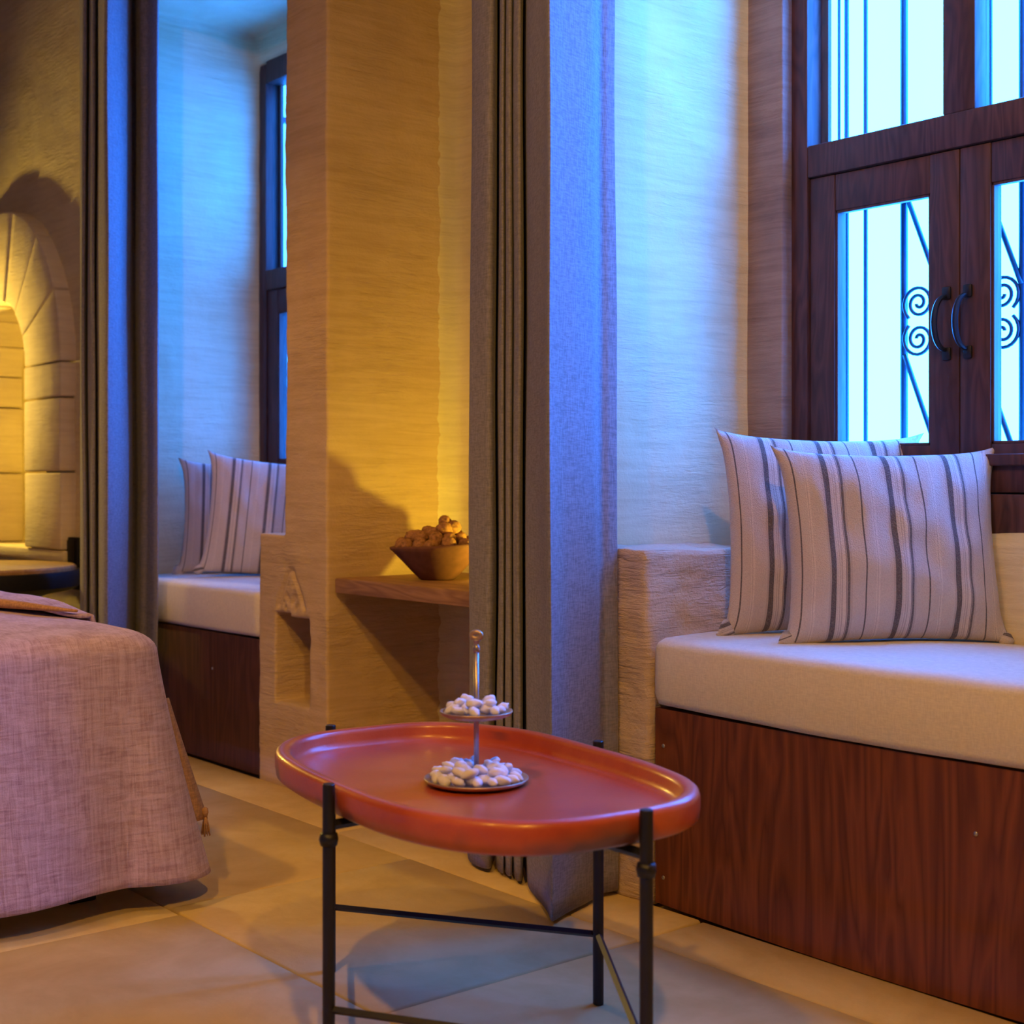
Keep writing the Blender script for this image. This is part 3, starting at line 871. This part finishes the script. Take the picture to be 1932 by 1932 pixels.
for i in range(1, 9):
    th = PI / 2 * i / 8; lv.append((-.065 + .062 * math.sin(th), ZT - .045 + .045 * math.cos(th), .10, .02 * i / 8, 0))
for i in range(1, 30):
    t = i / 29; lv.append((-.003 + .055 * t ** 1.1, ZT - .045 - .475 * t, .10 + .08 * t, .02 + .75 * t ** 1.5, .055 * t))
vv, ff = cloth_rings(hx, hy, lv[::1])
me = bpy.data.meshes.new('bedspread'); me.from_pydata(vv, [], ff)
bs = link('bedspread', me, M_MUSLIN, bed)
m = bs.modifiers.new('s', 'SOLIDIFY'); m.thickness = .004; m.offset = -1
# ochre lower cloth edge showing past the corner, ending in a tassel
def strip(pts_a, pts_b, name, mat, parent, th=.004):
    verts = [tuple(p) for ab in zip(pts_a, pts_b) for p in ab]
    faces = [(2 * i, 2 * i + 1, 2 * i + 3, 2 * i + 2) for i in range(len(pts_a) - 1)]
    me = bpy.data.meshes.new(name); me.from_pydata(verts, [], faces)
    o = link(name, me, mat, parent); m = o.modifiers.new('s', 'SOLIDIFY'); m.thickness = th; m.offset = 0
    return o
def corner(out, z, ang):     # a point near the bed's window-side foot corner, relative to the bed
    cxr, cyr = hx - .10, hy - .10
    return Vector((cxr + (out + .10) * math.cos(ang), cyr + (out + .10) * math.sin(ang), z))
pa, pb = [], []
def cloth_out(z, ang):
    t = max(0, (ZT - .045 - z) / .475)
    return -.003 + .055 * t ** 1.1 + .055 * t * math.sin(2 * ang) ** 1.5
for i in range(16):
    t = i / 15; z = .43 - .27 * t
    pa.append(corner(cloth_out(z, 1.0) - .012, z, 1.0)); pb.append(corner(cloth_out(z, 1.22) + .010 + .036 * t, z, 1.22))
strip(pa, pb, 'hem_flap', M_MUSLIN2, bed)
tp = corner(cloth_out(.175, 1.2) + .042, .175, 1.2)
bm = bmesh.new()
rn = random.Random(2)
lathe(bm, [(0, .012), (.006, .009), (.0075, 0), (.005, -.008), (0, -.010)], 12, c=tp)
for k in range(26):
    a = rn.uniform(0, 2 * PI); r = rn.uniform(.3, 1) * .013
    tube(bm, [tp + Vector((0, 0, -.004)), tp + Vector((math.cos(a) * r * .6, math.sin(a) * r * .6, -.022)), tp + Vector((math.cos(a) * r, math.sin(a) * r, -.045 - rn.uniform(0, .008)))], .0011, 4)
ts = bm_obj('tassel', bm, M_MUSLIN2, bed)
# blanket folded over along the window side
fb = empty('folded_blanket', (-4.33, 1.345, ZT), label='folded mauve blanket with a brown hem lying along the bed top', cat='blanket')
def ridge(xr, wy, mat, name, z0, hgt, hem=False):
    verts = []; faces = []; nx, ny = 60, 18
    for i in range(nx + 1):
        t = i / nx; x = 1.10 - 1.6 * t
        yin = -.005 - .20 * min(1, t * 2.2) ** .8          # inner edge runs away from the side
        yout = .045
        k = math.sin(min(1, t * 5) * PI / 2)
        for j in range(ny + 1):
            s_ = j / ny; y = yin + (yout - yin) * s_
            z = z0 + hgt * k * (math.sin(PI * min(1, max(0, s_ * .62 + .16)))) ** .5 + .006 * noise.noise(Vector((x * 6, y * 6, 2)))
            if s_ > .62: z -= (s_ - .62) ** 2 * .75 * 1.0
            verts.append((x, y, z))
    for i in range(nx):
        for j in range(ny):
            a = i * (ny + 1) + j; faces.append((a, a + 1, a + ny + 2, a + ny + 1))
    me = bpy.data.meshes.new(name); me.from_pydata(verts, [], faces)
    o = link(name, me, mat, fb); m = o.modifiers.new('s', 'SOLIDIFY'); m.thickness = .008; m.offset = -1
    return o
ridge(0, 0, M_MUSLIN, 'blanket_top', .012, .028)
bm = bmesh.new()
hp = []
for i in range(40):
    t = i / 39; x = 1.10 - 1.6 * t; hp.append((x, -.012 - .20 * min(1, t * 2.2) ** .8, .020 + .006 * math.sin(min(1, t * 5) * PI / 2)))
tube(bm, hp, [.003 + .009 * math.sin(min(1, i / 8) * PI / 2) for i in range(40)], 8)
bm_obj('hem', bm, M_MUSLIN2, fb)

# ------------------------------------------------------------------ tray table
TX, TY, TR, TZ = -1.804, 1.401, 1.427, .450
ta, tb, te = .259, .410, 2.9
tt = empty('tray_table', (TX, TY, 0), TR, label='oval orange terracotta tray table on black iron legs in the foreground', cat='table')
def sup(s_, a, b, e=te):
    c, d = math.cos(s_), math.sin(s_)
    return (a * math.copysign(abs(c) ** (2 / e), c), b * math.copysign(abs(d) ** (2 / e), d))
bm = bmesh.new(); NS = 140
prof = [(-.09, -.050), (-.030, -.050), (-.010, -.048), (-.002, -.042), (.0, -.028), (.0, -.012), (-.002, -.005), (-.007, -.001), (-.013, 0), (-.019, -.001), (-.0235, -.004), (-.0255, -.010), (-.027, -.020), (-.030, -.028), (-.037, -.0335), (-.048, -.0355), (-.09, -.036), (-.15, -.0362), (-.21, -.0362)]
rings = []
for o_, z in prof:
    ring = []
    for k in range(NS):
        x, y = sup(2 * PI * k / NS, ta + o_, tb + o_ , te if o_ > -.1 else 2.4)
        w = noise.noise(Vector((x * 5, y * 5, 3))) * .0018
        ring.append(bm.verts.new((x * (1 + w * 2), y * (1 + w * 2), TZ + z + w)))
    rings.append(ring)
for A, B in zip(rings, rings[1:]):
    for k in range(NS): bm.faces.new((A[k], A[(k + 1) % NS], B[(k + 1) % NS], B[k]))
bm.faces.new(rings[0][::-1]); bm.faces.new(rings[-1])
bmesh.ops.recalc_face_normals(bm, faces=bm.faces)
bm_obj('tray', bm, M_TRAY, tt)
legs = [(-.270, -.045), (.033, -.422), (.270, .036), (-.060, .422)]
for lx, ly in legs:
    bm = bmesh.new()
    tube(bm, [(lx, ly, 0.0), (lx, ly, TZ + .004)], .0095, 16)
    bmesh.ops.bevel(bm, geom=[e for e in bm.edges if e.is_boundary or len(e.link_faces) == 2 and abs(e.link_faces[0].normal.dot(e.link_faces[1].normal)) < .2], offset=.001, segments=1, affect='EDGES')
    L_ = sharp(bm_obj('leg', bm, M_IRON, tt))
    L_.data.update()
    bm = bmesh.new(); lathe(bm, [(0, -.010), (.0125, -.009), (.0145, 0), (.0125, .009), (0, .010)], 16)
    bm_obj('joint_collar', bm, M_IRON, L_, True, (lx, ly, TZ - .078))
def bar(a, b, z, r, name='crossbar'):
    bm = bmesh.new(); tube(bm, [(a[0], a[1], z), (b[0], b[1], z)], r, 4)
    sharp(bm_obj(name, bm, M_IRON, tt))
bar(legs[0], legs[2], TZ - .058, .008); bar(legs[1], legs[3], TZ - .0585, .008)
for i in range(4): bar(legs[i], legs[(i + 1) % 4], .12, .006, 'stretcher')

# ------------------------------------------------------------------ two-tier stand with sugared almonds
SX, SY = -1.808, 1.412
FZ = TZ - .0362
st = empty('tiered_stand', (SX, SY, FZ), label='two-tier brass serving stand with thin steel rod on the tray', cat='serving stand')
def plate(r, z, name):
    bm = bmesh.new(); lathe(bm, [(0, z), (r * .80, z), (r * .95, z + .004), (r, z + .008), (r * 1.0, z + .0098), (r * .97, z + .010), (r * .93, z + .007), (r * .78, z + .003), (0, z + .003)], 64)
    return bm_obj(name, bm, M_PLATE, st)
plate(.0845, .001, 'lower_plate'); plate(.0590, .1085, 'upper_plate')
bm = bmesh.new(); tube(bm, [(0, 0, .002), (0, 0, .218)], .0042, 16); bm_obj('rod', bm, M_ROD, st)
bm = bmesh.new(); lathe(bm, [(0, .210), (.005, .212), (.0062, .217), (.005, .222), (.0035, .224), (.0045, .229), (.0068, .231), (.0060, .233), (0, .234)], 24)
bm_obj('collar', bm, M_ROD, st)
bm = bmesh.new()
tube(bm, [(.0078 * math.cos(2 * PI * k / 20) , 0, .2395 + .0052 * math.sin(2 * PI * k / 20)) for k in range(20)], .0042, 8, closed=True)
bm_obj('ring_finial', bm, M_PLATE, st, True, None, (0, 0, .6))
def candy_bm(seed):
    bm = bmesh.new(); bmesh.ops.create_uvsphere(bm, u_segments=16, v_segments=10, radius=1)
    for v in bm.verts:
        p = v.co.copy()
        v.co = p * (1 + noise.noise(p * 1.7 + Vector((seed * 5, 0, 0))) * .22 + noise.noise(p * 4 + Vector((0, seed * 5, 0))) * .07)
        v.co.x *= 1.55; v.co.z *= .85
    bmesh.ops.scale(bm, vec=(.0082,) * 3, verts=bm.verts)
    return bm
cm = []
for k in range(4):
    me = bpy.data.meshes.new('sugared_almond'); b_ = candy_bm(k + 1); b_.to_mesh(me); b_.free(); me.materials.append(M_CANDY)
    for p in me.polygons: p.use_smooth = True
    cm.append(me)
rn = random.Random(9)
def candies(rings_, zbase, label, group):
    for (r, n_, z) in rings_:
        for k in range(n_):
            a = 2 * PI * k / n_ + rn.uniform(-.2, .2) + r * 60
            o = bpy.data.objects.new('sugared_almond', cm[rn.randrange(4)]); C.objects.link(o)
            o.location = (SX + r * math.cos(a), SY + r * math.sin(a), FZ + zbase + z + rn.uniform(-.001, .001))
            o.rotation_euler = (rn.uniform(-.6, .6), rn.uniform(-.5, .5), rn.uniform(0, 6)); s_ = rn.uniform(.9, 1.2); o.scale = (s_,) * 3
            tag(o, label, 'candy', group)
candies(((.066, 16, .0105), (.044, 11, .0105), (.050, 10, .022), (.022, 5, .011), (.028, 6, .024)), .004, 'white sugared almond on the lower plate of the stand', 'sugared almonds on the lower plate')
candies(((.042, 10, .0100), (.022, 5, .0105), (.027, 5, .0215)), .1115, 'white sugared almond on the upper plate of the stand', 'sugared almonds on the upper plate')
